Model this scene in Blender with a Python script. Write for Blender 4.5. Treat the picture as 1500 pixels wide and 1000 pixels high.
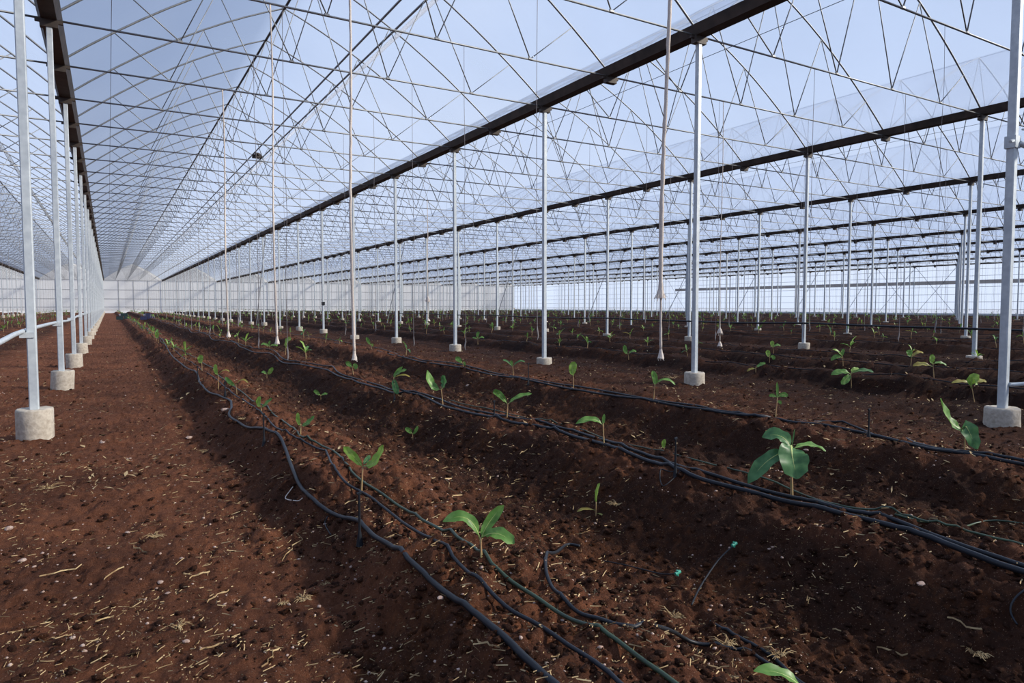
import bpy, math, random
import numpy as np
from mathutils import Vector, Matrix
random.seed(7)
rng = np.random.default_rng(11)
for o in list(bpy.data.objects): bpy.data.objects.remove(o)
S = bpy.context.scene
COL = S.collection

# ---------------------------------------------------------------- camera
CAM_Z = 1.447; F = 998.8; YAW = .5339; PITCH = .0532; ROLL = .0007
cam_d = bpy.data.cameras.new('camera'); cam = bpy.data.objects.new('camera', cam_d); COL.objects.link(cam)
cam_d.sensor_width = 36; cam_d.lens = 36 * F / 1500; cam_d.clip_start = .05; cam_d.clip_end = 1000
_f = np.array([math.sin(YAW) * math.cos(PITCH), math.cos(YAW) * math.cos(PITCH), -math.sin(PITCH)])
_r = np.array([math.cos(YAW), -math.sin(YAW), 0.]); _u = np.cross(_r, _f)
cR = _r * math.cos(-ROLL) + _u * math.sin(-ROLL); cU = _u * math.cos(-ROLL) - _r * math.sin(-ROLL)
M = Matrix(((cR[0], cU[0], -_f[0], 0), (cR[1], cU[1], -_f[1], 0), (cR[2], cU[2], -_f[2], CAM_Z), (0, 0, 0, 1)))
cam.matrix_world = M
S.camera = cam
CP = np.array([0, 0, CAM_Z])
def proj(P):
    v = np.array(P, float) - CP; d = v @ _f
    return 750 + F * (v @ cR) / d, 500 - F * (v @ cU) / d, d
def ray(px, py):
    return _f + cR * (px - 750) / F - cU * (py - 500) / F

# ---------------------------------------------------------------- sky, sun, exposure
W = bpy.data.worlds.new('sky'); S.world = W; W.use_nodes = True
nt = W.node_tree; nt.nodes.clear()
def N(t, typ, **kw):
    n = t.nodes.new(typ)
    for k, v in kw.items(): setattr(n, k, v)
    return n
out = N(nt, 'ShaderNodeOutputWorld'); bg = N(nt, 'ShaderNodeBackground'); tc = N(nt, 'ShaderNodeTexCoord')
sx = N(nt, 'ShaderNodeSeparateXYZ'); rp = N(nt, 'ShaderNodeValToRGB')
nt.links.new(tc.outputs['Generated'], sx.inputs[0]); nt.links.new(sx.outputs['Z'], rp.inputs[0])
rp.color_ramp.elements[0].position = 0.0; rp.color_ramp.elements[0].color = (.70, .77, .90, 1)
rp.color_ramp.elements[1].position = 1.0; rp.color_ramp.elements[1].color = (.30, .44, .76, 1)
e = rp.color_ramp.elements.new(.3); e.color = (.50, .62, .86, 1)
cn = N(nt, 'ShaderNodeTexNoise'); cn.inputs['Scale'].default_value = 2.2; cn.inputs['Detail'].default_value = 5
cr = N(nt, 'ShaderNodeValToRGB'); cr.color_ramp.elements[0].position = .48; cr.color_ramp.elements[1].position = .75
cr.color_ramp.elements[1].color = (.55, .55, .55, 1)
mx = N(nt, 'ShaderNodeMix', data_type='RGBA')
nt.links.new(tc.outputs['Generated'], cn.inputs['Vector']); nt.links.new(cn.outputs['Fac'], cr.inputs[0])
nt.links.new(cr.outputs[0], mx.inputs[0]); nt.links.new(rp.outputs[0], mx.inputs[6]); mx.inputs[7].default_value = (.86, .9, .98, 1)
nt.links.new(mx.outputs[2], bg.inputs[0]); bg.inputs[1].default_value = .84; nt.links.new(bg.outputs[0], out.inputs[0])
sd = bpy.data.lights.new('sun', 'SUN'); sd.energy = 7.5; sd.angle = math.radians(8); sd.color = (1, .93, .82)
sun = bpy.data.objects.new('sun', sd); COL.objects.link(sun)
sun.rotation_euler = Vector((.70, -.50, .46)).to_track_quat('Z', 'Y').to_euler()
S.view_settings.view_transform = 'Standard'; S.view_settings.look = 'None'
S.view_settings.exposure = 0.0; S.view_settings.gamma = 1; S.view_settings.use_curve_mapping = False

# ---------------------------------------------------------------- materials
def mat(name): 
    m = bpy.data.materials.new(name); m.use_nodes = True; return m, m.node_tree, m.node_tree.nodes['Principled BSDF']
def simple(name, c, rough=.6, metal=0., c2=None, scale=8., bump=0., detail=4, spec=.5):
    m, t, b = mat(name)
    b.inputs['Roughness'].default_value = rough; b.inputs['Metallic'].default_value = metal
    b.inputs['Specular IOR Level'].default_value = spec
    if c2 is None: b.inputs['Base Color'].default_value = (*c, 1)
    if c2 is not None or bump:
        co = N(t, 'ShaderNodeTexCoord'); n = N(t, 'ShaderNodeTexNoise'); n.inputs['Scale'].default_value = scale; n.inputs['Detail'].default_value = detail
        t.links.new(co.outputs['Object'], n.inputs['Vector'])
        if c2 is not None:
            r = N(t, 'ShaderNodeValToRGB'); r.color_ramp.elements[0].position = .3; r.color_ramp.elements[1].position = .7
            r.color_ramp.elements[0].color = (*c, 1); r.color_ramp.elements[1].color = (*c2, 1)
            t.links.new(n.outputs['Fac'], r.inputs[0]); t.links.new(r.outputs[0], b.inputs['Base Color'])
        if bump:
            bp = N(t, 'ShaderNodeBump'); bp.inputs['Strength'].default_value = bump; bp.inputs['Distance'].default_value = .01
            t.links.new(n.outputs['Fac'], bp.inputs['Height']); t.links.new(bp.outputs[0], b.inputs['Normal'])
    return m
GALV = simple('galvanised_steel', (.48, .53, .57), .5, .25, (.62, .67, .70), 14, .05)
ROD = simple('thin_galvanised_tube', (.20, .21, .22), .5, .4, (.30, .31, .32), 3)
GUT = simple('weathered_gutter_metal', (.035, .028, .024), .6, .2, (.075, .055, .045), 5)
CONC = simple('rough_concrete', (.42, .36, .29), .95, 0, (.62, .56, .47), 22, .6, 8, .2)
HOSE = simple('black_polyethylene', (.010, .012, .016), .45, 0, (.020, .023, .030), 6, 0, 3, .3)
GHOSE = simple('green_black_hose', (.018, .035, .022), .45, 0, (.05, .085, .045), 4)
STRAW = simple('dry_straw', (.20, .115, .055), .8, 0, (.66, .50, .27), 11, 0, 3, .2)
STONE = simple('pale_stone', (.34, .22, .17), .9, 0, (.56, .43, .36), 25, .3, 4, .2)
ROPE = simple('cream_twine', (.62, .54, .48), .9, 0, (.78, .70, .62), 60, .4, 3, .1)
TWINE = simple('grey_twine', (.25, .23, .23), .9)
STEM = simple('pale_banana_stem', (.36, .30, .12), .6, 0, (.42, .20, .11), 18)
RIB = simple('leaf_midrib', (.42, .50, .16), .5)
BLUE = simple('dark_blue_plastic', (.015, .02, .07), .5)
WHITEP = simple('white_plastic', (.8, .82, .85), .5)
TEAL = simple('turquoise_plastic', (.05, .35, .25), .45)
BEIGE = simple('beige_band_film', (.62, .56, .50), .8)

def leafmat(name, a, b_):
    m, t, b = mat(name)
    co = N(t, 'ShaderNodeTexCoord'); n = N(t, 'ShaderNodeTexNoise'); n.inputs['Scale'].default_value = 16; n.inputs['Detail'].default_value = 3
    r = N(t, 'ShaderNodeValToRGB'); r.color_ramp.elements[0].position = .35; r.color_ramp.elements[1].position = .7
    r.color_ramp.elements[0].color = (*a, 1); r.color_ramp.elements[1].color = (*b_, 1)
    t.links.new(co.outputs['Object'], n.inputs['Vector']); t.links.new(n.outputs['Fac'], r.inputs[0]); t.links.new(r.outputs[0], b.inputs['Base Color'])
    b.inputs['Roughness'].default_value = .42
    tr = N(t, 'ShaderNodeBsdfTranslucent'); t.links.new(r.outputs[0], tr.inputs[0])
    ms = N(t, 'ShaderNodeMixShader'); ms.inputs[0].default_value = .35
    t.links.new(b.outputs[0], ms.inputs[1]); t.links.new(tr.outputs[0], ms.inputs[2]); t.links.new(ms.outputs[0], t.nodes['Material Output'].inputs[0])
    return m
LEAF = leafmat('banana_leaf', (.10, .24, .04), (.22, .42, .10))
LEAF_Y = leafmat('young_banana_leaf', (.20, .38, .05), (.36, .52, .12))
LEAF_D = leafmat('dark_banana_leaf', (.05, .16, .05), (.12, .28, .10))
LEAF_O = leafmat('yellowing_leaf', (.40, .30, .06), (.45, .42, .10))

def film(name, col, transp, tcol=(1, 1, 1), diff=.25, blotch=.12, scale=.35):
    m, t, b = mat(name); t.nodes.remove(b)
    co = N(t, 'ShaderNodeTexCoord'); n = N(t, 'ShaderNodeTexNoise'); n.inputs['Scale'].default_value = scale; n.inputs['Detail'].default_value = 4
    t.links.new(co.outputs['Object'], n.inputs['Vector'])
    r = N(t, 'ShaderNodeMapRange'); r.inputs['From Min'].default_value = .3; r.inputs['From Max'].default_value = .7
    r.inputs['To Min'].default_value = transp - blotch; r.inputs['To Max'].default_value = transp + blotch
    t.links.new(n.outputs['Fac'], r.inputs[0])
    tp = N(t, 'ShaderNodeBsdfTransparent'); tp.inputs[0].default_value = (*tcol, 1)
    tl = N(t, 'ShaderNodeBsdfTranslucent'); tl.inputs[0].default_value = (*col, 1)
    df = N(t, 'ShaderNodeBsdfDiffuse'); df.inputs[0].default_value = (*col, 1)
    m1 = N(t, 'ShaderNodeMixShader'); m1.inputs[0].default_value = diff
    t.links.new(tl.outputs[0], m1.inputs[1]); t.links.new(df.outputs[0], m1.inputs[2])
    m2 = N(t, 'ShaderNodeMixShader'); t.links.new(r.outputs[0], m2.inputs[0]); t.links.new(m1.outputs[0], m2.inputs[1]); t.links.new(tp.outputs[0], m2.inputs[2])
    t.links.new(m2.outputs[0], t.nodes['Material Output'].inputs[0])
    return m
FILM = film('greenhouse_film', (.44, .54, .74), .60, blotch=.05)
WALLF = film('wall_film', (.50, .60, .80), .30, blotch=.05)
ENDF = film('end_wall_film', (.86, .86, .86), .12, diff=.6, blotch=.05)
FOLD = film('folded_film', (.85, .88, .93), .15)

def soilmat():
    m, t, b = mat('red_brown_soil')
    co = N(t, 'ShaderNodeTexCoord')
    def noise(s, d, rgh=.6):
        n = N(t, 'ShaderNodeTexNoise'); n.inputs['Scale'].default_value = s; n.inputs['Detail'].default_value = d; n.inputs['Roughness'].default_value = rgh
        t.links.new(co.outputs['Object'], n.inputs['Vector']); return n
    n1 = noise(1.3, 6); n2 = noise(20, 7, .75); n3 = noise(90, 5, .75)
    r = N(t, 'ShaderNodeValToRGB'); E = r.color_ramp.elements
    E[0].position = .30; E[0].color = (.034, .0165, .0115, 1); E[1].position = .72; E[1].color = (.20, .073, .028, 1)
    e = E.new(.5); e.color = (.060, .0255, .0155, 1)
    mxx = N(t, 'ShaderNodeMath', operation='MULTIPLY_ADD'); mxx.inputs[1].default_value = .45
    ad = N(t, 'ShaderNodeMath', operation='MULTIPLY'); ad.inputs[1].default_value = .55
    t.links.new(n2.outputs['Fac'], ad.inputs[0]); t.links.new(n1.outputs['Fac'], mxx.inputs[0]); t.links.new(ad.outputs[0], mxx.inputs[2]); t.links.new(mxx.outputs[0], r.inputs[0])
    at = N(t, 'ShaderNodeAttribute'); at.attribute_name = 'dry'
    mc = N(t, 'ShaderNodeMix', data_type='RGBA'); r2 = N(t, 'ShaderNodeValToRGB'); r2.color_ramp.elements[0].position = .36; r2.color_ramp.elements[0].color = (.165, .060, .032, 1); r2.color_ramp.elements[1].position = .66; r2.color_ramp.elements[1].color = (.40, .155, .080, 1)
    t.links.new(mxx.outputs[0], r2.inputs[0]); t.links.new(r2.outputs[0], mc.inputs[7])
    mf = N(t, 'ShaderNodeMath', operation='MULTIPLY'); mf.inputs[1].default_value = .75
    t.links.new(at.outputs['Fac'], mf.inputs[0]); t.links.new(mf.outputs[0], mc.inputs[0]); t.links.new(r.outputs[0], mc.inputs[6])
    n5 = noise(170, 2, .5); gr = N(t, 'ShaderNodeMapRange'); gr.inputs['From Min'].default_value = .66; gr.inputs['From Max'].default_value = .72
    t.links.new(n5.outputs['Fac'], gr.inputs[0]); mg = N(t, 'ShaderNodeMix', data_type='RGBA'); mg.inputs[7].default_value = (.42, .27, .19, 1)
    t.links.new(gr.outputs[0], mg.inputs[0]); t.links.new(mc.outputs[2], mg.inputs[6]); wa = N(t, 'ShaderNodeAttribute'); wa.attribute_name = 'right_shade'
    mw = N(t, 'ShaderNodeMix', data_type='RGBA', blend_type='MULTIPLY'); mw.inputs[7].default_value = (.44, .42, .46, 1)  # multiplies the painted clod shade into the soil colour
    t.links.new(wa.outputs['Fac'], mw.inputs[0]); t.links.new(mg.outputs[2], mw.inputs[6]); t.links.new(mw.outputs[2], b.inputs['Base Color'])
    b.inputs['Roughness'].default_value = .95; b.inputs['Specular IOR Level'].default_value = .12
    bp = N(t, 'ShaderNodeBump'); bp.inputs['Strength'].default_value = 1.; bp.inputs['Distance'].default_value = .02
    bp2 = N(t, 'ShaderNodeBump'); bp2.inputs['Strength'].default_value = .9; bp2.inputs['Distance'].default_value = .05
    t.links.new(n3.outputs['Fac'], bp.inputs['Height']); t.links.new(n2.outputs['Fac'], bp2.inputs['Height']); t.links.new(bp2.outputs[0], bp.inputs['Normal']); t.links.new(bp.outputs[0], b.inputs['Normal'])
    return m
SOIL = soilmat()

# ---------------------------------------------------------------- helpers
def link(name, me, parent=None, loc=None):
    o = bpy.data.objects.new(name, me); COL.objects.link(o)
    if parent is not None: o.parent = parent
    if loc is not None: o.location = loc
    return o
def tag(o, label=None, cat=None, group=None, kind=None):
    if label: o['label'] = label
    if cat: o['category'] = cat
    if group: o['group'] = group
    if kind: o['kind'] = kind
    return o
def npmesh(name, v, f, m, smooth=False):
    """v (n,3), f (k,3|4) arrays"""
    v = np.asarray(v, np.float32); f = np.asarray(f, np.int32)
    me = bpy.data.meshes.new(name); k = f.shape[1]
    me.vertices.add(len(v)); me.vertices.foreach_set('co', v.ravel())
    me.loops.add(f.size); me.loops.foreach_set('vertex_index', f.ravel())
    me.polygons.add(len(f)); me.polygons.foreach_set('loop_start', np.arange(0, f.size, k, dtype=np.int32))
    if smooth: me.polygons.foreach_set('use_smooth', np.ones(len(f), bool))
    me.update(calc_edges=True); me.validate()
    if m: me.materials.append(m)
    return me
class MB:
    def __init__(s): s.v = []; s.f = []
    def add(s, v, f):
        b = len(s.v); s.v += [tuple(float(c) for c in p) for p in v]; s.f += [tuple(i + b for i in q) for q in f]; return s
    def box(s, lo, hi):
        x0, y0, z0 = lo; x1, y1, z1 = hi
        return s.add([(x0, y0, z0), (x1, y0, z0), (x1, y1, z0), (x0, y1, z0), (x0, y0, z1), (x1, y0, z1), (x1, y1, z1), (x0, y1, z1)],
                     [(0, 3, 2, 1), (4, 5, 6, 7), (0, 1, 5, 4), (1, 2, 6, 5), (2, 3, 7, 6), (3, 0, 4, 7)])
    def tube(s, pts, r, n=6, cap=True):
        pts = [np.array(p, float) for p in pts]; m = len(pts); rr = r if hasattr(r, '__len__') else [r] * m
        vs = []; ref = None
        for i, p in enumerate(pts):
            t = pts[min(i + 1, m - 1)] - pts[max(i - 1, 0)]; t = t / (np.linalg.norm(t) + 1e-9)
            if ref is None:
                ref = np.array([0, 0, 1.]) if abs(t[2]) < .9 else np.array([1., 0, 0])
            a = np.cross(t, ref); a /= np.linalg.norm(a) + 1e-9; b = np.cross(a, t); ref = b
            for k in range(n):
                q = 2 * math.pi * (k + .5) / n; vs.append(p + (a * math.cos(q) + b * math.sin(q)) * rr[i])
        fs = [(i * n + k, i * n + (k + 1) % n, (i + 1) * n + (k + 1) % n, (i + 1) * n + k) for i in range(m - 1) for k in range(n)]
        if cap: fs += [tuple(range(n - 1, -1, -1)), tuple((m - 1) * n + k for k in range(n))]
        return s.add(vs, fs)
    def mesh(s, name, m, smooth=False):
        me = bpy.data.meshes.new(name); me.from_pydata(s.v, [], s.f); me.materials.append(m)
        if smooth:
            for p in me.polygons: p.use_smooth = True
        me.update(); return me
def smooth_path(pts, step=4):
    P = [np.array(p, float) for p in pts]; out = []
    for i in range(len(P) - 1):
        p0 = P[max(i - 1, 0)]; p1 = P[i]; p2 = P[i + 1]; p3 = P[min(i + 2, len(P) - 1)]
        for k in range(step):
            t = k / step
            out.append(.5 * ((2 * p1) + (-p0 + p2) * t + (2 * p0 - 5 * p1 + 4 * p2 - p3) * t * t + (-p0 + 3 * p1 - 3 * p2 + p3) * t ** 3))
    out.append(P[-1]); return out

# ---------------------------------------------------------------- layout constants
X0 = -.724; SP = 9.92; T0 = 4.0; BAY = 5.0; YEND = T0 + 29 * BAY; YBACK = T0 - 7 * BAY
GZ = CAM_Z + 4.76; GTOP = GZ + .10; RISE = 3.02
RMIN, RMAX = -2, 9                        # post rows; row 0 stands left of the path
rowx = lambda r: X0 + r * SP
BEDS = (2.2, 4.25, 6.5)                   # planting ridges, metres right of each post row
def archz(s):
    u = 1 - abs(s - SP / 2) / (SP / 2); return GTOP + RISE * (u + .36 * u * (1 - u))

# ---------------------------------------------------------------- terrain
def hsh(ix, iy, k):
    a = (ix.astype(np.int64) * 73856093) ^ (iy.astype(np.int64) * 19349663) ^ (k * 83492791)
    a = (a ^ (a >> 13)) * 1274126177 & 0x7fffffff
    a = (a ^ (a >> 16)) * 668265263 & 0x7fffffff
    return ((a ^ (a >> 15)) & 0xffffff) / float(0xffffff)
def vnoise(x, y, c, k):
    x = x / c; y = y / c; ix = np.floor(x); iy = np.floor(y); fx = x - ix; fy = y - iy
    fx = fx * fx * (3 - 2 * fx); fy = fy * fy * (3 - 2 * fy)
    a = hsh(ix, iy, k); b = hsh(ix + 1, iy, k); c_ = hsh(ix, iy + 1, k); d = hsh(ix + 1, iy + 1, k)
    return (a + (b - a) * fx) * (1 - fy) + (c_ + (d - c_) * fx) * fy - .5
def lumps(x, y, c, k):
    gx = np.floor(x / c); gy = np.floor(y / c); best = np.zeros_like(x)
    for i in (-1, 0, 1):
        for j in (-1, 0, 1):
            cx = gx + i; cy = gy + j
            px = (cx + hsh(cx, cy, k)) * c; py = (cy + hsh(cx, cy, k + 1)) * c
            r = (.25 + .55 * hsh(cx, cy, k + 2)) * c
            d2 = (x - px) ** 2 + (y - py) ** 2
            best = np.maximum(best, np.sqrt(np.maximum(r * r - d2, 0)) * (.4 + .6 * hsh(cx, cy, k + 3)))
    return best
def smoothstep(a, b, x):
    t = np.clip((x - a) / (b - a), 0, 1); return t * t * (3 - 2 * t)
def profile(x, y):
    xw = x + .07 * vnoise(x, y, 1.7, 5) * 2 + .05 * vnoise(x, y, .6, 6)
    s = np.mod(xw - X0, SP)
    z = np.zeros_like(x)
    for b, h, wl, wr in ((BEDS[0], .23, .62, .75), (BEDS[1], .26, .75, .75), (BEDS[2], .26, .75, 1.0)):
        d = s - b
        z = np.maximum(z, h * smoothstep(wl, .18, -d) * (d <= 0) + h * smoothstep(wr, .22, d) * (d > 0))
    for a, b in ((2.75, 3.65), (4.85, 5.8)):
        z = z - .05 * smoothstep(.5, .1, np.abs(s - (a + b) / 2))
    return z, s
def base_h(x, y):
    x = np.asarray(x, float); y = np.asarray(y, float)
    z, s = profile(x, y)
    return z + .07 * vnoise(x, y, 1.3, 1) + .03 * vnoise(x, y, .45, 2)
def rough(x, y):
    z, s = profile(x, y)
    path = (smoothstep(1.75, 1.3, s) + smoothstep(7.6, 8.4, s)) * (1 - .75 * smoothstep(4, 6, x))
    return 1 - .42 * np.clip(path, 0, 1), path
def full_h(x, y, fine=True):
    x = np.asarray(x, float); y = np.asarray(y, float)
    R, p = rough(x, y)
    z = base_h(x, y) + R * (.050 * vnoise(x, y, .24, 3) + .036 * vnoise(x, y, .11, 4) + .036 * vnoise(x, y, .052, 7))
    z = z + (.25 + .75 * R) * .024 * vnoise(x, y, .028, 8)
    wx = x + .05 * vnoise(x, y, .07, 51) + .03 * vnoise(x, y, .028, 53); wy = y + .05 * vnoise(x, y, .07, 52) + .03 * vnoise(x, y, .028, 54)
    clump = smoothstep(-.25, .3, vnoise(x, y, .7, 30))
    z = z + R * clump * np.minimum(.5 * lumps(wx, wy, .16, 20), .035) + R * .45 * lumps(wx, wy, .07, 40) + (.3 + .7 * R) * .35 * lumps(wx, wy, .034, 60)
    return z
def H(x, y): return float(base_h(np.array([x]), np.array([y]))[0])
def HF(x, y): return float(full_h(np.array([x]), np.array([y]))[0])
_ts = np.geomspace(1.2, 260, 2600)
def on_ground(px, py, add=0.):
    """follow a sight line until it meets the soil (used only to find where things stand)"""
    d = ray(px, py); X = d[0] * _ts; Y = d[1] * _ts; Z = CAM_Z + d[2] * _ts
    hit = np.nonzero(Z < base_h(X, Y) + add)[0]; i = hit[0] if len(hit) else len(_ts) - 1
    return X[i], Y[i], H(X[i], Y[i])

def spaced(a, b, f0):
    v = [a]
    while v[-1] < b: v.append(v[-1] + f0(v[-1]))
    return v
xr = spaced(-1.4, rowx(RMAX) + .8, lambda x: .014 if x < 4.6 else .014 + .020 * (x - 4.6))
xl = spaced(1.4, -rowx(RMIN) + .8, lambda x: .014 + .03 * (x - 1.4))[1:]
gx = np.array([-v for v in xl[::-1]] + xr)
yf = spaced(.9, YEND + .6, lambda y: .013 + .0062 * (y - .9))
yb = spaced(-.9, -YBACK, lambda y: .03 + .05 * (y + .9))[1:]
gy = np.array([-v for v in yb[::-1]] + yf)
GX, GY = np.meshgrid(gx, gy)
gxx = GX.ravel(); gyy = GY.ravel(); gz = full_h(gxx, gyy)
nx, ny = len(gx), len(gy)
ii = (np.arange(ny - 1)[:, None] * nx + np.arange(nx - 1)[None, :]).ravel()
quads = np.stack([ii, ii + 1, ii + nx + 1, ii + nx], 1)
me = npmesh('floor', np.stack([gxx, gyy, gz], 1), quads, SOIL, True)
_, pth = rough(gxx, gyy)
pz, ps = profile(gxx, gyy)
east = smoothstep(6.0, 13.0, gxx)                      # soil fades darker towards the right, clod shade put into its colour
dry = np.clip(pth, 0, 1) * (.85 + .5 * vnoise(gxx, gyy, .9, 77)) * (1 - .82 * smoothstep(7.0, 10.5, gxx))
dry = dry + (.38 + .7 * vnoise(gxx, gyy, .5, 78)) * smoothstep(2.9, 2.0, gxx) * (gxx > .8) + (.30 + .9 * vnoise(gxx, gyy, .45, 79)) * smoothstep(.17, .25, pz) * (1 - .9 * east)
dry = np.clip(dry, 0, 1)
at = me.attributes.new('dry', 'FLOAT', 'POINT'); at.data.foreach_set('value', dry.astype(np.float32))
right_shade = np.clip(smoothstep(6.5, 10.5, gxx + 1.2 * vnoise(gxx, gyy, 2.5, 81)) * (.85 + .5 * vnoise(gxx, gyy, 1.2, 82)), 0, 1)  # shaded side of the clods painted as a darker tone on the right
at = me.attributes.new('right_shade', 'FLOAT', 'POINT'); at.data.foreach_set('value', right_shade.astype(np.float32))
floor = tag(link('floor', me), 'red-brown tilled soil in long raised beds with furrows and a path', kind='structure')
print('ground verts', len(gxx))
# land outside the greenhouse
m = MB(); a, b, c, d = rowx(RMIN) - .5, rowx(RMAX) + .5, YBACK + .1, YEND + .4
for lo, hi in (((-160, -120, -.4), (a, 320, -.05)), ((b, -120, -.4), (260, 320, -.05)), ((a, d, -.4), (b, 320, -.05)), ((a, -120, -.4), (b, c, -.05))): m.box(lo, hi)
OUTG = simple('dry_outside_ground', (.16, .12, .08), .95, 0, (.24, .19, .12), .3)
tag(link('floor', m.mesh('outside_ground', OUTG)), 'dry ground outside the greenhouse', kind='structure')

# ---------------------------------------------------------------- roof film, trusses
def arch_pts(n=20): return [(SP * i / n, 0, archz(SP * i / n)) for i in range(n + 1)]
def truss_meshes(nseg, sides, simple_=False):
    a = MB(); a.tube([(p[0], 0, p[2] - .03) for p in arch_pts(nseg)], .021, sides, False)
    t = MB(); t.tube([(.05, 0, GZ + .02), (SP - .05, 0, GZ + .02)], .019, sides)
    webs = []
    for k in range(1, 5):
        b = SP * k / 5
        for s in (-1, 1):
            x = b + s * SP / 10
            w = MB(); w.tube([(b, 0, GZ + .03), (x, 0, archz(x) - .05)], .0125, max(3, sides - 2)); webs.append(w)
    nodes = MB()
    for k in range(1, 5):
        b = SP * k / 5; nodes.tube([(b - .04, 0, GZ + .03), (b + .04, 0, GZ + .03)], .03, 6)
    return a, t, webs, nodes
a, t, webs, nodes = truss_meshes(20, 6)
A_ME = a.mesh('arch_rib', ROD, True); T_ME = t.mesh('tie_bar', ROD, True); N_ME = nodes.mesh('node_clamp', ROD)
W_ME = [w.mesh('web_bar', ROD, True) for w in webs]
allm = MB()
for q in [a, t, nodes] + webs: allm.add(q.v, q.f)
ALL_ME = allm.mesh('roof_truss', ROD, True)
a2, t2, webs2, _ = truss_meshes(12, 4)
low = MB()
for q in [a2, t2] + webs2: low.add(q.v, q.f)
LV = np.array(low.v); LF4 = np.array([f for f in low.f if len(f) == 4])
ceil = {}
for sp in range(RMIN, RMAX):
    n = 24; v = []; ys = np.arange(YBACK, YEND + .1, 5.0)
    for y in ys:
        for i in range(n + 1):
            s = SP * i / n; v.append((s, y, archz(s)))
    f = [(j * (n + 1) + i, j * (n + 1) + i + 1, (j + 1) * (n + 1) + i + 1, (j + 1) * (n + 1) + i) for j in range(len(ys) - 1) for i in range(n)]
    me = npmesh('ceiling', v, f, FILM, True)
    o = link('ceiling_%d' % (sp - RMIN + 1), me, loc=(rowx(sp), 0, 0)); ceil[sp] = o
    tag(o, 'arched translucent film roof bay number %d from the left side wall' % (sp - RMIN + 1), kind='structure')
    m = MB(); m.tube([(SP / 2, YBACK, archz(SP / 2) - .04), (SP / 2, YEND, archz(SP / 2) - .04)], .032 if sp <= 0 else .012, 6); link('ridge_tube', m.mesh('ridge_tube', GUT if sp <= 0 else ROD), o)
    m = MB(); m.tube([(.9, YBACK, GZ + .03), (.9, YEND, GZ + .03)], .006, 4); link('tension_wire', m.mesh('tension_wire', ROD), o)
    if sp != 0: continue
    m = MB(); s1 = SP - .65 * SP / 2; s2 = s1 + .33
    m.tube([(s1, YBACK, archz(s1) - .07), (s1, YEND, archz(s1) - .07)], .028, 6); link('vent_tube', m.mesh('vent_tube', ROD), o)
    m = MB(); m.tube([(s2, YBACK, archz(s2) - .08), (s2, YEND, archz(s2) - .08)], .028, 6); link('vent_tube', m.mesh('vent_tube', ROD), o)
    m = MB(); m.tube([(s2 + .10, YBACK, archz(s2 + .1) - .10), (s2 + .10, YEND, archz(s2 + .1) - .10)], .055, 8); link('rolled_film', m.mesh('rolled_film', FOLD, True), o, None)
tr = []
for sp in range(RMIN, RMAX):
    for k in range(0, 59):
        y = T0 + 2.5 * k; ds = []; vis = False
        for s in np.linspace(0, SP, 9):
            for z in (GZ, archz(s)):
                px, py, d = proj((rowx(sp) + s, y, z))
                if d > .5 and -60 < px < 1560 and -60 < py < 1000: vis = True
                ds.append(d)
        tr.append((0 if vis else 1, min([q for q in ds if q > .5], default=999), sp, y))
tr.sort()
rest = {}
for i, (nv, d, sp, y) in enumerate(tr):
    if i < 290 and not nv:
        par = ceil[sp]
        if i < 45:
            o = link('roof_truss', A_ME, par, (0, y, 0)); link('tie_bar', T_ME, o); link('node_clamp', N_ME, o)
            for w in W_ME: link('web_bar', w, o)
        else: link('roof_truss', ALL_ME, par, (0, y, 0))
    else: rest.setdefault(sp, []).append(y)
for sp, ys in rest.items():
    V = np.concatenate([LV + np.array([0, y, 0]) for y in ys]); Fc = np.concatenate([LF4 + i * len(LV) for i in range(len(ys))])
    o = link('roof_truss', npmesh('far_roof_trusses', V, Fc, ROD, True), ceil[sp]); o['kind'] = 'stuff'
# vent motor on the roll-up tubes of the bay over the path
s1 = SP - .65 * SP / 2
px = X0 + s1 + .15
m = MB(); m.box((-.12, -.3, -.14), (.14, -.05, .08)); m.box((-.2, .02, -.1), (-.02, .2, .06)); m.tube([(-.25, -.15, .0), (.25, -.15, -.05)], .03, 8); m.tube([(0, -.4, 0), (0, .4, 0)], .045, 8)
tag(link('vent_motor', m.mesh('vent_motor', GUT), loc=(px, 33.5, archz(s1) - .16)), 'small dark vent motor on the roll-up tubes above the path bay', 'motor')

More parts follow.
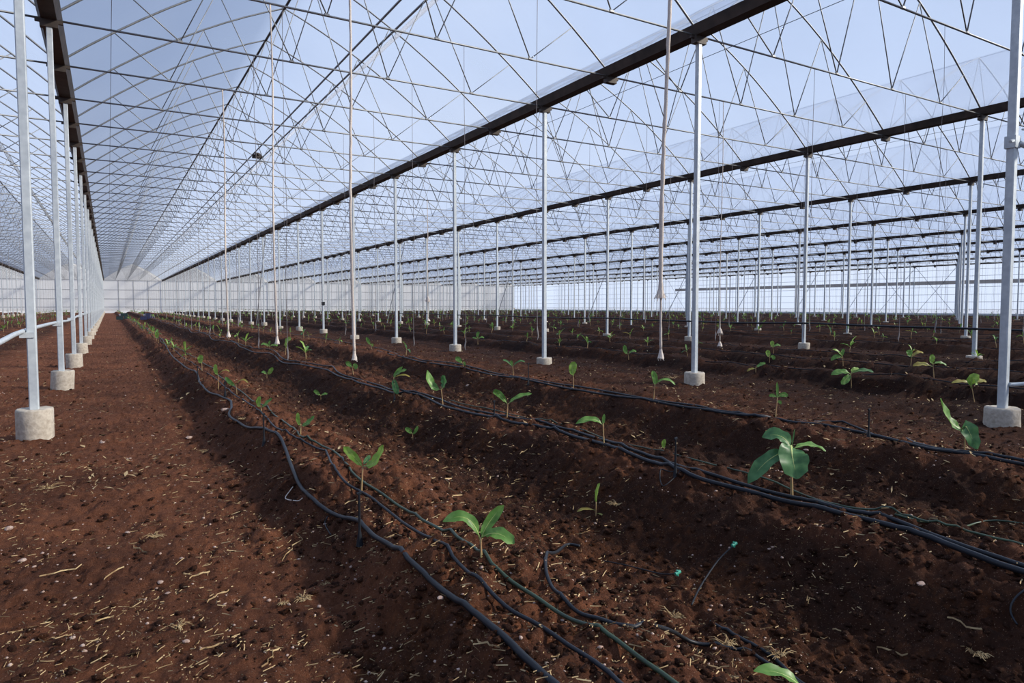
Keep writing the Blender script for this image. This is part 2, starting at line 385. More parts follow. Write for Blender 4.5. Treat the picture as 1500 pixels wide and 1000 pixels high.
# ---------------------------------------------------------------- gutters
ORD = ['first', 'second', 'third', 'fourth', 'fifth', 'sixth', 'seventh', 'eighth', 'ninth', 'tenth', 'eleventh', 'twelfth', 'thirteenth', 'fourteenth', 'fifteenth']
def rowname(r):
    if r == 0: return 'left edge of the path'
    if r < 0: return 'far left beyond the path row'
    if r == 9: return 'far right side wall'
    return ORD[r - 1] + ' row right of path'
bm_ = MB(); bm_.box((-.13, -.06, -.13), (.13, .06, .0)); bm_.box((-.20, -.025, -.05), (.20, .025, .01)); BRK = bm_.mesh('gutter_bracket', GUT)
for r in range(RMIN, RMAX + 1):
    m = MB(); hw = .15
    prof = [(-hw, .16), (-hw * .62, 0), (hw * .62, 0), (hw, .16), (hw + .03, .16), (hw * .62 + .02, -.012), (-hw * .62 - .02, -.012), (-hw - .03, .16)]
    v = [(x, y, z) for y in (YBACK, YEND) for x, z in prof]; n = len(prof)
    m.add(v, [(i, (i + 1) % n, n + (i + 1) % n, n + i) for i in range(n)] + [tuple(range(n)), tuple(range(2 * n - 1, n - 1, -1))])
    g = link('roof_gutter', m.mesh('roof_gutter', GUT), loc=(rowx(r), 0, GZ + .02))
    nm = {0: 'long dark gutter over the post row at the path left edge', -1: 'long dark gutter over the far left post row', -2: 'gutter along the hidden left side wall', 9: 'long dark gutter along the top of the right side wall'}.get(r, 'long dark gutter over the %s post row right of the path' % (ORD[r - 1] if r > 0 else ''))
    tag(g, nm, 'gutter')
    far = MB()
    for k in range(0, 59):
        y = T0 + 2.5 * k
        if k < 16: link('bracket', BRK, g, (0, y, -.01))
        else: far.add([(a_, b_ + y, c_ - .01) for a_, b_, c_ in bm_.v], bm_.f)
    o = link('bracket', far.mesh('far_brackets', GUT), g); o['kind'] = 'stuff'

# ---------------------------------------------------------------- posts with concrete footings
def footing(h, r, seed, lean=0., tap=.0):
    R = random.Random(seed); m = MB(); n = 24; rings = [(-.12, r * (1 - tap)), (0, r * (1 - tap)), (h * .5, r), (h - .02, r), (h - .004, r - .006), (h, r - .02), (h, r - .03)]
    v = []
    for j, (z, q) in enumerate(rings):
        for i in range(n):
            a = 2 * math.pi * i / n; qq = q * (1 + .012 * math.sin(3 * a + seed) + R.uniform(-.004, .004)); v.append((math.cos(a) * qq + lean * z, math.sin(a) * qq, z + (R.uniform(-.006, .006) if j > 2 else 0)))
    f = [(j * n + i, j * n + (i + 1) % n, (j + 1) * n + (i + 1) % n, (j + 1) * n + i) for j in range(len(rings) - 1) for i in range(n)]
    v.append((lean * h, 0, h - .015)); c = len(v) - 1; b = (len(rings) - 1) * n
    f += [(b + i, b + (i + 1) % n, c) for i in range(n)]
    m.add(v, f); return m
FT = {}
for nm, h, r in (('tall', .33, .175), ('mid', .24, .17), ('low', .17, .175)):
    for q in range(3): FT[nm, q] = footing(h, r * (1 + .04 * q), hash((h, q)) & 255, (-.06, .05, 0)[q], (.0, .06, -.03)[q]).mesh('concrete_footing', CONC, True)
hw = .045; pt = MB(); c = .010
oct_ = [(-hw + c, -hw), (hw - c, -hw), (hw, -hw + c), (hw, hw - c), (hw - c, hw), (-hw + c, hw), (-hw, hw - c), (-hw, -hw + c)]
pt.add([(x, y, z) for z in (.10, GZ - .04) for x, y in oct_], [(i, (i + 1) % 8, 8 + (i + 1) % 8, 8 + i) for i in range(8)] + [tuple(range(7, -1, -1)), tuple(range(8, 16))])
P_ME = pt.mesh('post_tube', GALV)
tb = MB(); tb.box((-.07, -.055, GZ - .03), (.07, .055, GZ + .01)); tb.box((-.05, -.05, GZ - .12), (.05, .05, GZ - .03)); TB_ME = tb.mesh('top_bracket', ROD)
cand = []
for r in range(RMIN + 1, RMAX + 1):
    for k in range(0, 30):
        y = T0 + BAY * k; x = rowx(r)
        px, py, d = proj((x, y, 1.2)); px2, _, _ = proj((x, y, GZ))
        if d > .5 and (-40 < px < 1560 or -40 < px2 < 1560): cand.append((d, r, k, x, y))
cand.sort(); sel = cand[:296]; cnt = {}; restp = MB()
posts = {}
for d, r, k, x, y in sel:
    z = H(x, y) ; cnt[r] = cnt.get(r, 0) + 1; i = cnt[r]
    e = bpy.data.objects.new('steel_post', None); COL.objects.link(e); e.location = (x, y, 0); e.empty_display_size = .2; posts[r, k] = e
    near = 'nearest' if i == 1 else (ORD[i - 1] + ' nearest' if i <= 15 else 'distant')
    where = {0: 'row at path left edge', -1: 'far left row', 9: 'right side wall row'}.get(r, '%s row right of path' % ORD[max(r, 1) - 1])
    if i <= 15: tag(e, '%s galvanised post with concrete footing, %s' % (near, where), 'post', 'galvanised posts, ' + where)
    else: tag(e, 'far galvanised post with concrete footing, %s, beyond the fifteenth' % where, 'post', 'far galvanised posts, ' + where)
    link('post_tube', P_ME, e); link('top_bracket', TB_ME, e)
    kind = 'tall' if r <= 0 else ('mid' if (r * 7 + k) % 3 else 'low')
    fo = link('concrete_footing', FT[kind, (r * 5 + k * 3) % 3], e, (0, 0, z)); fo.rotation_euler.z = r + k * 1.7
for d, r, k, x, y in cand[296:]:
    restp.box((x - .045, y - .045, -.1), (x + .045, y + .045, GZ)); restp.box((x - .17, y - .17, -.1), (x + .17, y + .17, .18 + H(x, y)))
if restp.v: tag(link('steel_post', restp.mesh('far_posts', GALV)), 'farthest galvanised posts standing near the far right corner', 'post', kind='stuff')
# details on a few posts
o = MB().box((-.07, -.07, 1.45), (.07, .07, 1.62)); link('control_box', o.mesh('control_box', HOSE), posts[1, 6])
c0 = posts[1, 0]
m = MB(); m.box((-.06, -.06, 3.28), (.06, .06, 3.42)); m.tube([(-.09, -.05, 3.35), (-.16, -.05, 3.33)], .02, 6); link('clamp_collar', m.mesh('clamp_collar', GALV), c0)
m = MB(); m.tube(smooth_path([(.05, -.05, 3.34), (.12, -.12, 3.30), (.22, -.22, 3.33), (.34, -.34, 3.45), (.40, -.42, 3.62)]), [.03 + .012 * math.sin(i / 16 * 3.14) for i in range(17)], 8)
m.tube([(.10, -.10, 3.36), (.16, -.10, 3.62), (.12, -.08, 3.75)], .012, 5); m.tube([(.08, -.06, 3.5), (.3, -.2, 3.48)], .012, 5)
link('curved_arm', m.mesh('curved_arm', GALV, True), c0)
m = MB(); m.tube(smooth_path([(.03, -.05, .50), (.10, -.10, .50), (.5, -.5, .56), (1.2, -1.2, .60)]), .026, 8)
tag(link('metal_pipe', m.mesh('metal_pipe', GALV, True), loc=(rowx(1), T0, 0)), 'grey metal pipe joined low to the nearest post right of the path', 'pipe')
# handrail pipe along the left row
def at_y(px, py, Y):
    d_ = ray(px, py); P_ = CP + d_ * (Y / d_[1]); return tuple(P_)
pts = [at_y(-260, 640, 4.2), at_y(-90, 545, 5.6), at_y(0, 501, 7.2), (X0 - .075, 9.0, 1.17)] + [(X0 - .08 + .02 * math.sin(i), 9 + 5 * i, 1.13 + .03 * math.sin(i * 2.1)) for i in range(1, 28)]
m = MB(); m.tube(smooth_path(pts, 3), .024, 8); hp = tag(link('pipe_rail', m.mesh('pipe_rail', GALV, True)), 'long grey pipe rail fixed along the posts at the path left edge', 'pipe')
for k in range(1, 8):
    y = T0 + BAY * k; c = MB().box((X0 - .105, y - .058, 1.10), (X0 + .03, y - .046, 1.16)); link('clamp', c.mesh('clamp', GALV), hp)
# black water pipe hung on the second row
pts = [(rowx(2) - .07, y, .86 + .02 * math.sin(y * .6) - .04 * (1 - abs(((y - T0) % 5) - 2.5) / 2.5)) for y in np.arange(-3, YEND, 1.25)]
m = MB(); m.tube(pts, .028, 6); tag(link('water_pipe', m.mesh('water_pipe', HOSE, True)), 'black water pipe hung level along the second post row right of path', 'pipe')
# diagonal braces in each row
for r in range(1, RMAX):
    m = MB(); m.tube([(rowx(r), 52.0, H(rowx(r), 52) - .02), (rowx(r), 48.0, GZ - .1)], .03, 6)
    tag(link('diagonal_brace', m.mesh('diagonal_brace', GALV)), 'slanting brace pole in the %s post row right of the path' % ORD[r - 1], 'brace')

# ---------------------------------------------------------------- walls
def wall_panel(name, pts_lo, pts_hi, m_, label):
    v = []; n = len(pts_lo)
    for a_, b_ in zip(pts_lo, pts_hi): v += [a_, b_]
    f = [(2 * i, 2 * i + 2, 2 * i + 3, 2 * i + 1) for i in range(n - 1)]
    return tag(link(name, npmesh(name, v, f, m_)), label, kind='structure')
xs = []; 
for sp in range(RMIN, RMAX): xs += [rowx(sp) + SP * i / 16 for i in range(16)]
xs.append(rowx(RMAX))
def topz(x):
    s = (x - rowx(RMIN)) % SP; 
    return GTOP if s < 1e-4 or SP - s < 1e-4 else archz(s)
endw = wall_panel('wall_far', [(x, YEND + .28, -.1) for x in xs], [(x, YEND + .28, topz(x)) for x in xs], ENDF, 'whitish film end wall at the far end of the greenhouse')
backw = wall_panel('wall_near', [(x, YBACK, -.1) for x in xs], [(x, YBACK, topz(x)) for x in xs], WALLF, 'film end wall behind the viewpoint')
ys = np.arange(YBACK, YEND + .1, 5.)
rw = wall_panel('wall_right', [(rowx(RMAX) + .40, y, -.1) for y in ys], [(rowx(RMAX) + .40, y, GTOP) for y in ys], WALLF, 'pale blue film side wall on the right')
lw = wall_panel('wall_left', [(rowx(RMIN) - .26, y, -.1) for y in ys], [(rowx(RMIN) - .26, y, GTOP) for y in ys], WALLF, 'film side wall on the left')
xr_, ye = rowx(RMAX) + .33, YEND + .24
m = MB(); m.box((xr_, YBACK, -.1), (xr_ + .03, YEND + .2, .42)); tag(link('baseboard_right', m.mesh('baseboard_right', WHITEP)), 'white film skirt at the foot of the right wall', kind='structure')
m = MB(); m.box((rowx(RMIN), ye - .03, -.1), (xr_, ye, .45)); tag(link('baseboard_far', m.mesh('baseboard_far', WHITEP)), 'white film skirt at the foot of the far wall', kind='structure')
m = MB(); m.box((xr_, -5, 3.95), (xr_ + .02, 92, 4.4)); tag(link('trim_1', m.mesh('trim_1', BEIGE)), 'beige band across the right wall film', kind='structure')
for i, z in enumerate((.9, 1.8, 2.7, 3.6, 4.9, 5.7)):
    m = MB(); m.tube([(xr_ - .03, YBACK, z), (xr_ - .03, YEND, z)], .022, 5); link('rail', m.mesh('rail', ROD), rw)
for i, z in enumerate((1.2, 2.7, 4.4, GZ)):
    m = MB(); m.tube([(rowx(RMIN), ye - .05, z), (rowx(RMAX), ye - .05, z)], .03, 5); link('rail', m.mesh('rail', ROD), endw)
stud = MB(); stud.tube([(0, 0, 0), (0, 0, GZ)], .035, 5); ST = stud.mesh('stud', ROD)
for sp in range(-1, RMAX):
    for q in range(1, 4): link('stud', ST, endw, (rowx(sp) + SP * q / 4, ye - .04, 0))
for k in (8, 9, 17):
    for s in (0, 1):
        y = T0 + 5 * k; m = MB(); m.tube([(xr_ - .06, y + 5 * s, .1), (xr_ - .06, y + 5 - 5 * s, GZ)], .025, 5); link('cross_brace', m.mesh('cross_brace', ROD), rw)

# ---------------------------------------------------------------- hanging twine
tw = []
for sp in range(-1, RMAX):
    for k in range(0, 58):
        for s in (3.25, 6.5):
            x = rowx(sp) + s; y = T0 + 2.5 * k; px, py, d = proj((x, y, 3))
            if d > 9 and -20 < px < 1520: tw.append((d, sp, x, y))
tw.sort(); TWM = []; twc = {}
for q in range(6):
    R = random.Random(q); z1 = R.uniform(.7, 1.2); m = MB(); L = GZ
    pts = [(R.uniform(-.02, .02) * (i > 0), R.uniform(-.02, .02) * (i > 0), L - (L - z1) * i / 5) for i in range(6)]
    m.tube(pts, .0045, 4); e_ = pts[-1]
    m.tube([e_, (e_[0], e_[1], z1 - .06), (e_[0] + .02, e_[1], z1 - .16), (e_[0], e_[1], z1 - .22)], [.006, .014, .012, .004], 5); TWM.append(m)
TW_ME = [q.mesh('hanging_twine', TWINE) for q in TWM]
for i, (d, sp, x, y) in enumerate(tw[:290]):
    o = link('hanging_twine', TW_ME[i % 6], loc=(x, y, 0)); o.rotation_euler.z = i
    side = 'left' if (x - rowx(sp)) < 5 else 'right'; twc[sp, side] = twc.get((sp, side), 0) + 1; q = twc[sp, side]
    where = '%s line of the %s' % (side, {-1: 'bay left of path', 0: 'bay over the path'}.get(sp, '%s bay right of path' % ORD[sp - 1]))
    if q <= 15: tag(o, '%s nearest thin hanging twine, %s' % (ORD[q - 1], where), 'twine', 'hanging twines, ' + where)
    else: tag(o, 'far thin hanging twine, %s' % where, 'twine', 'far hanging twines, ' + where)
V = []; Fc = []; nb = 0
for i, (d, sp, x, y) in enumerate(tw[290:]):
    if d > 120: continue
    m = TWM[i % 6]; vv = np.array(m.v) + np.array([x, y, 0]); ff = np.array([f for f in m.f if len(f) == 4]); V.append(vv); Fc.append(ff + nb); nb += len(vv)
tag(link('hanging_twine', npmesh('far_twine', np.concatenate(V), np.concatenate(Fc), TWINE)), 'countless far twines hanging from the distant trusses', 'twine', kind='stuff')

def rope(px, py, Y, label, bundles, r=.014, flare=.07, up=0., lean=0.):
    d_ = ray(px, py); P_ = CP + d_ * (Y / d_[1]); x, y, zb = P_; zt = GZ
    pts = []; rad = []; R = random.Random(int(px)); n = 60
    for i in range(n + 1):
        t = i / n; zz = zt + (zb + .10 - zt) * t
        w = .03 * math.sin(t * 3.1) ** 2
        pts.append((x + lean * (1 - t) ** 2 + w * R.uniform(-.2, .2) + .015 * math.sin(t * 7), y, zz)); rad.append((r * (.75 + .3 * t) + (up if bundles and zz > bundles[0][0] else 0)) * R.uniform(.85, 1.2))
    m = MB(); m.tube(pts, rad, 7)
    o = tag(link('twine_rope', m.mesh('twine_rope', ROPE, True)), label, 'rope')
    e_ = pts[-1]; tas = MB()
    tas.tube([(e_[0], e_[1], zb + .12), (e_[0], e_[1], zb + .08), (e_[0] + .003, e_[1], zb + .03), (e_[0], e_[1], zb)], [r * 1.1, flare * .55, flare * .85, flare], 10)
    for q in range(8): a_ = q * .8; tas.tube([(e_[0], e_[1], zb + .05), (e_[0] + math.cos(a_) * flare, e_[1] + math.sin(a_) * flare, zb + R.uniform(-.03, 0))], .004, 4)
    link('tassel', tas.mesh('tassel', ROPE), o)
    for zz, rr, hh in bundles:
        i = int((zt - zz) / (zt - zb - .10) * n); c = pts[i]; kn = MB()
        kn.tube([(c[0], c[1], zz + hh), (c[0], c[1], zz + hh * .4), (c[0], c[1], zz), (c[0], c[1], zz - hh * .5)], [r * 1.1 + up, r * 1.4 + up, rr * .75, rr], 9)
        for q in range(16):
            a_ = q * .7; kn.tube([(c[0], c[1], zz + hh * .3), (c[0] + math.cos(a_) * rr, c[1] + math.sin(a_) * rr, zz - hh * .2), (c[0] + math.cos(a_) * rr * 1.35, c[1] + math.sin(a_) * rr * 1.35, zz - hh * R.uniform(.4, .9))], .003, 4)
        link('knot', kn.mesh('knot', ROPE), o)
    return o
rope(967, 525, 6.5, 'thick cream twine bundle with a frayed knot, hanging left of nearest post', [(1.60, .062, .13)], .015, .043, .012, .13)
rope(518, 527, 9.0, 'thick cream twine bundle hanging centre left, ending in a flared tassel', [], .020, .04)
rope(405, 503, 11.5, 'cream twine bundle hanging left of centre behind the large one', [], .016, .04)
rope(334, 493, 16.5, 'leftmost cream twine bundle hanging over the first bed', [], .018, .05)
rope(1054, 507, 11.5, 'cream twine bundle ending in two tufts beyond the first post row', [(.85, .06, .15)], .010, .06)
rope(627, 470, 29.0, 'pinkish twine bundle hanging in the middle distance', [(1.75, .1, .3)], .02, .1)

# ---------------------------------------------------------------- hoses
def hose(px_pts, r, label, m_=HOSE, cat='hose', lift=.012, extend=None):
    P = []
    for px, py in px_pts:
        x, y, z = on_ground(px, py, r); P.append((x, y))
    if extend: P = extend(P)
    Q = smooth_path([(a_, b_, 0) for a_, b_ in P], 6)
    X = np.array([q[0] for q in Q]); Y = np.array([q[1] for q in Q]); Z = base_h(X, Y)
    Zf = full_h(X, Y); Z = .3 * Z + .7 * Zf; Z = np.maximum(Z, .5 * (Z + np.maximum(np.roll(Z, 1), np.roll(Z, -1)))); Z[0] = Zf[0]; Z[-1] = Zf[-1]
    k = np.ones(5) / 5; Zp = np.maximum(np.convolve(np.pad(Z, 2, mode='edge'), k, 'valid') + r * .7 + lift, Zf + r * .45)
    m = MB(); m.tube(list(zip(X, Y, Zp)), r, 9)
    return tag(link('irrigation_hose' if cat == 'hose' else cat, m.mesh('irrigation_hose', m_, True)), label, cat)
def far_ext(off, amp, ph):
    def f(P):
        x1, y1 = P[0]; back = []
        for y in np.arange(y1 + 1.5, YEND - 3, 2.0):
            back.append((x1 + off + amp * math.sin(y * .9 + ph) + .06 * math.sin(y * 2.3 + ph * 2), y))
        return back[::-1] + P
    return f
hose([(236, 497), (250, 520), (268, 538), (285, 546), (291, 556), (293, 566), (308, 577), (325, 583), (337, 590), (339, 601), (336, 613), (352, 624), (372, 632), (395, 637), (410, 645), (418, 660), (425, 682), (438, 713), (460, 742), (500, 762), (528, 776), (560, 801), (620, 850), (680, 896), (740, 946), (800, 1003), (860, 1060)], .0135, 'thickest black hose, leftmost of three on the bed beside the path', extend=far_ext(0, .06, 0))
hose([(298, 545), (318, 558), (335, 575), (360, 593), (385, 613), (405, 630), (435, 648), (470, 661), (480, 671), (487, 690), (505, 710), (530, 724), (570, 755), (630, 800), (680, 846), (730, 885), (800, 926), (860, 970), (920, 1015)], .0085, 'thin black hose, middle of the three on the bed beside path', extend=far_ext(.05, .07, 1.2))
hose([(320, 553), (350, 573), (370, 590), (372, 592), (392, 603), (405, 615), (430, 632), (442, 645), (470, 655), (492, 668), (515, 695), (560, 728), (600, 755), (660, 795), (720, 840), (780, 876), (850, 917), (930, 966), (1000, 1015)], .0085, 'greenish hose, rightmost of the three on the bed beside path', GHOSE, extend=far_ext(.12, .05, 2.2))
B = [(353, 510), (370, 517), (398, 519), (413, 532), (440, 536), (480, 545), (500, 555), (555, 570), (580, 580), (620, 585), (660, 600), (720, 615), (760, 625), (800, 632), (840, 643), (900, 662), (960, 685), (1020, 705), (1080, 716), (1160, 739), (1230, 758), (1300, 777), (1400, 809), (1500, 843), (1600, 880)]
hose(B, .0145, 'thick black hose running along the second bed, nearer of a pair', extend=far_ext(0, .05, .5))
hose([(x, y - 5 - .004 * max(0, x - 600)) for x, y in B], .012, 'black hose running along the second bed, farther of a pair', extend=far_ext(.04, .06, 1.9))
hose([(660, 590), (720, 603), (760, 613), (800, 622), (850, 634), (900, 650), (985, 671), (1075, 695), (1150, 718), (1240, 750), (1320, 770), (1400, 785), (1500, 808), (1600, 830)], .006, 'thin dark green tube beside the hoses of the second bed', GHOSE)
hose([(1310, 770), (1370, 769), (1430, 773), (1520, 782)], .006, 'short thin tube branching right off the second bed hoses', GHOSE)
Cc = [(500, 505), (560, 517), (600, 528), (640, 536), (700, 547), (740, 555), (800, 565), (860, 575), (930, 587), (1000, 600), (1060, 612), (1130, 619), (1200, 626), (1270, 639), (1340, 652), (1400, 667), (1500, 685), (1600, 705)]
hose(Cc, .0145, 'black hose running along the third bed, nearer of a pair', extend=far_ext(0, .05, .9))
hose([(x, y - 4) for x, y in Cc], .012, 'black hose running along the third bed, farther of a pair', extend=far_ext(.05, .06, 2.9))
hose([(849, 807), (827, 806), (806, 817), (799, 838), (808, 862), (830, 886), (870, 908), (930, 932), (1000, 946), (1060, 965), (1120, 982), (1190, 1010)], .0085, 'black hose curling in an open hook beside the green hose')
hose([(1040, 928), (1080, 945), (1120, 967), (1160, 992), (1200, 1020)], .0085, 'short black hose end among straw at the bottom of view')
hose([(1510, 874), (1487, 886), (1480, 900), (1490, 918)], .004, 'thin tube loop lying at the right edge of the soil')
hose([(480, 763), (476, 775), (485, 790)], .0035, 'thin dark looped dripper tube under the thickest hose')
hose([(430, 716), (418, 735), (432, 742), (443, 744)], .0035, 'pale thin dripper tube curling from the thickest hose', ROPE)
hose([(1000, 700), (972, 722), (968, 700), (990, 704)], .0035, 'thin dripper tube curling by the tallest stake')
def dripper(pts, r, label):
    P = [on_ground(*p, .02) for p in pts]; m = MB()
    Q = [(p[0], p[1], HF(p[0], p[1]) + .02 + .01 * i) for i, p in enumerate(P)]; m.tube(smooth_path(Q), r, 7)
    o = tag(link('dripper_tube', m.mesh('dripper_tube', HOSE, True)), label, 'dripper')
    x, y, z = Q[-1]; h = MB(); h.tube([(x - .015, y, z), (x + .02, y, z + .008)], .009, 8); h.tube([(x, y, z - .012), (x, y, z + .018)], .007, 8); link('emitter_head', h.mesh('emitter_head', TEAL), o)
dripper([(1013, 890), (1027, 864), (1052, 828), (1075, 806)], .0045, 'straight dripper tube with a turquoise head on dark soil right of centre')
dripper([(884, 820), (915, 832), (945, 846), (970, 855), (992, 862)], .0035, 'half buried dripper tube with turquoise head inside the hook of hose')
# hoses of all farther beds, laid in world space
bn = {0: 'first', 1: 'second', 2: 'third'}
for sp in range(-1, RMAX):
    for bi, b in enumerate(BEDS):
        if sp == 0: continue
        x = rowx(sp) + b; rr = random.Random(sp * 10 + bi); ph = rr.uniform(0, 6)
        ys_ = np.concatenate([np.arange(1.0, 40, .5), np.arange(40, YEND - 2, 3)])
        if sp == -1: ys_ = ys_[ys_ > 6]
        X = x - .12 + .05 * np.sin(ys_ * .8 + ph) + .03 * np.sin(ys_ * 2.1); Z = full_h(X, ys_)
        m = MB(); m.tube(list(zip(X, ys_, Z + .003)), .010, 5)
        where = 'left of the path post row' if sp < 0 else 'beyond the %s post row right' % ORD[sp - 1]
        tag(link('irrigation_hose', m.mesh('bed_hose', HOSE, True)), 'black hose along the %s bed %s' % (bn[bi], where), 'hose')

# ---------------------------------------------------------------- stakes
def stake(px, ytop, ybot, label):
    x, y, z = on_ground(px, ybot); d = proj((x, y, z))[2]; h = (ybot - ytop) * d / F
    m = MB(); m.tube([(0, 0, -.05), (0, 0, h * .25), (0, 0, h)], [.011, .008, .006], 7)
    o = tag(link('irrigation_stake', m.mesh('irrigation_stake', HOSE), loc=(x, y, z)), label, 'stake')
    h2 = MB(); h2.tube([(0, 0, .01), (0, 0, .03), (0, 0, .1)], [.022, .018, .007], 8); link('stake_foot', h2.mesh('stake_foot', HOSE), o)
    h3 = MB(); h3.tube([(-.012, 0, h), (.012, 0, h + .005)], .009, 6); link('stake_clip', h3.mesh('stake_clip', HOSE), o)
for a_ in ((527, 722, 802, 'black irrigation stake below the two-leaved plant on the first bed'), (387, 607, 655, 'black irrigation stake beside the thick hose left of centre'),
           (989, 643, 705, 'tallest black irrigation stake, standing in the second bed hoses'), (724, 588, 618, 'black irrigation stake left of the spread-leaved plant on second bed'),
           (774, 533, 566, 'black irrigation stake on the third bed left of the oval-leaved plant'), (1272, 600, 646, 'black irrigation stake on third bed right of the big-leaved plant'),
           (330, 560, 582, 'small black irrigation stake among far leaves of the first bed'), (290, 537, 560, 'farthest black irrigation stake where the hoses bunch together'),
           (578, 560, 590, 'black irrigation stake behind the drooping plant on the second bed')): stake(*a_)

# ---------------------------------------------------------------- banana plants
def leaf_mesh(p0, p1, p2, w, nrm, mat_, fold=.35, wave=.0, seed=0):
    R = random.Random(seed); n = 10; c = 4; v = []; rib = []
    p0, p1, p2 = [np.array(p, float) for p in (p0, p1, p2)]; nrm = np.array(nrm, float)
    for i in range(n + 1):
        t = i / n; P = (1 - t) ** 2 * p0 + 2 * t * (1 - t) * p1 + t * t * p2
        T = 2 * (1 - t) * (p1 - p0) + 2 * t * (p2 - p1); T /= np.linalg.norm(T) + 1e-9
        S_ = np.cross(T, nrm); S_ /= np.linalg.norm(S_) + 1e-9; Nn = np.cross(S_, T)
        tt = max(0, (t - .10) / .90); ww = w * .5 * (1.35 * (tt ** .55) * ((1 - tt) ** .42)) + w * .035
        ww *= 1 + wave * R.uniform(-.12, .12)
        for j in range(-c // 2, c // 2 + 1):
            q = j / (c / 2); v.append(P + S_ * ww * q * math.cos(fold * abs(q)) + Nn * (ww * math.sin(fold) * abs(q) + wave * w * .12 * abs(q) * math.sin(t * 17 + j)))
        rib.append(P - Nn * w * .012)
    k = c + 1
    f = [(i * k + j, i * k + j + 1, (i + 1) * k + j + 1, (i + 1) * k + j) for i in range(n) for j in range(c)]
    lm = MB(); lm.add(v, f); rm = MB(); rm.tube(rib, [max(.0006, w * .045 * (1 - .85 * i / n)) for i in range(n + 1)], 5)
    return lm, rm
def build_plant(name, stem_pts, stem_r, leaves, parent_loc, stem_m=STEM):
    e = bpy.data.objects.new(name, None); COL.objects.link(e); e.location = parent_loc; e.empty_display_size = .1
    m = MB(); n = len(stem_pts); m.tube(smooth_path(stem_pts, 3), [stem_r * (1 - .45 * i / (3 * (n - 1))) for i in range(3 * (n - 1) + 1)], 8)
    link('stem', m.mesh('stem', stem_m, True), e)
    for i, (p0, p1, p2, w, nr, mt, fold, wave) in enumerate(leaves):
        a_, b_ = leaf_mesh(p0, p1, p2, w, nr, mt, fold, wave, i)
        lo = link('leaf', a_.mesh('leaf', mt, True), e); link('midrib', b_.mesh('midrib', RIB, True), lo)
    return e
UPV = np.array([0, 0, 1.]); FH = np.array([math.sin(YAW), math.cos(YAW), 0.]); RH = np.array([math.cos(YAW), -math.sin(YAW), 0.])
placed = []
def photo_plant(base, top, leaves, label, name='banana_plant', r=.0075):
    """leaves: (x0,y0,cx,cy,tx,ty,width_px,facing,material,depth_tip)"""
    x, y, z = on_ground(*base); d = proj((x, y, z))[2]; sc = d / F
    def loc(px, py, dp=0.): return tuple(RH * ((px - base[0]) * sc) + UPV * ((base[1] - py) * sc) + FH * dp)
    st = [(0, 0, -.03), loc((base[0] * 2 + top[0]) / 3, (base[1] * 2 + top[1]) / 3), loc(*top)]
    L = []
    for i, (x0, y0, cx, cy, tx, ty, w, fc, mt, dp) in enumerate(leaves):
        nr = {'u': UPV * .8 - FH * .6, 'c': -FH + UPV * .15, 'b': -FH * .3 + UPV, 's': -FH * .7 + RH * .7 + UPV * .2, 'l': -FH * .7 - RH * .7 + UPV * .2}[fc]
        L.append((loc(x0, y0), loc(cx, cy, dp * .4), loc(tx, ty, dp), w * sc, nr, mt, .3 if fc != 'c' else .2, .6))
    e = build_plant(name, st, r, L, (x, y, z)); tag(e, label, 'plant', 'young banana plants in the nearest beds'); placed.append((x, y)); return e
G, Y_, D_, O_ = LEAF, LEAF_Y, LEAF_D, LEAF_O
photo_plant((706, 838), (704, 786), [(704, 792, 692, 738, 650, 761, 25, 'u', G, -.02), (704, 790, 712, 765, 738, 741, 21, 'c', G, .03), (706, 786, 728, 768, 753, 790, 27, 'u', G, -.05)], 'nearest three-leaved young banana plant right of the three hoses')
photo_plant((529, 722), (532, 682), [(532, 684, 522, 668, 506, 652, 16, 'c', Y_, -.03), (533, 682, 553, 683, 563, 650, 20, 'l', Y_, -.02), (532, 680, 536, 675, 541, 668, 9, 'c', D_, .04)], 'young plant with two raised leaves over a black stake, first bed')
photo_plant((1160, 730), (1157, 655), [(1158, 660, 1150, 628, 1122, 644, 32, 'u', D_, .08), (1157, 660, 1122, 660, 1089, 703, 30, 'u', D_, -.08), (1158, 658, 1185, 644, 1210, 662, 18, 'b', G, .02), (1158, 654, 1150, 650, 1155, 694, 58, 'c', D_, -.12), (1158, 655, 1160, 640, 1162, 628, 3, 'c', D_, 0.)], 'large-leaved young banana plant drooping over the second bed hoses', r=.011)
photo_plant((1413, 664), (1412, 632), [(1414, 632, 1385, 625, 1375, 583, 24, 's', G, .0), (1412, 630, 1408, 610, 1424, 656, 32, 'c', D_, -.05)], 'plant with two stacked broad leaves left of the nearest right post', r=.007)
photo_plant((885, 659), (883, 620), [(884, 624, 870, 605, 843, 620, 14, 'u', G, -.02), (884, 622, 883, 615, 885, 606, 6, 'c', G, 0)], 'young plant with one long leaf bent left on second bed')
photo_plant((742, 618), (744, 590), [(744, 594, 732, 572, 722, 574, 12, 'c', G, 0), (744, 592, 757, 578, 779, 577, 10, 'u', G, .02), (732, 582, 728, 573, 722, 575, 8, 'c', Y_, 0)], 'young plant with leaves spread wide like arms on second bed')
photo_plant((649, 595), (646, 566), [(647, 570, 630, 572, 626, 542, 17, 's', G, 0), (647, 570, 655, 560, 648, 550, 16, 'l', D_, .03)], 'young plant with folded broad leaves tilted left on second bed')
photo_plant((578, 590), (577, 552), [(577, 553, 578, 562, 583, 577, 12, 'c', D_, -.02), (577, 553, 580, 545, 596, 541, 10, 'u', G, 0), (577, 553, 592, 545, 601, 552, 4, 'u', O_, 0), (577, 555, 578, 545, 590, 537, 6, 'c', G, .03)], 'drooping leafy plant beside a stake on second bed left part')
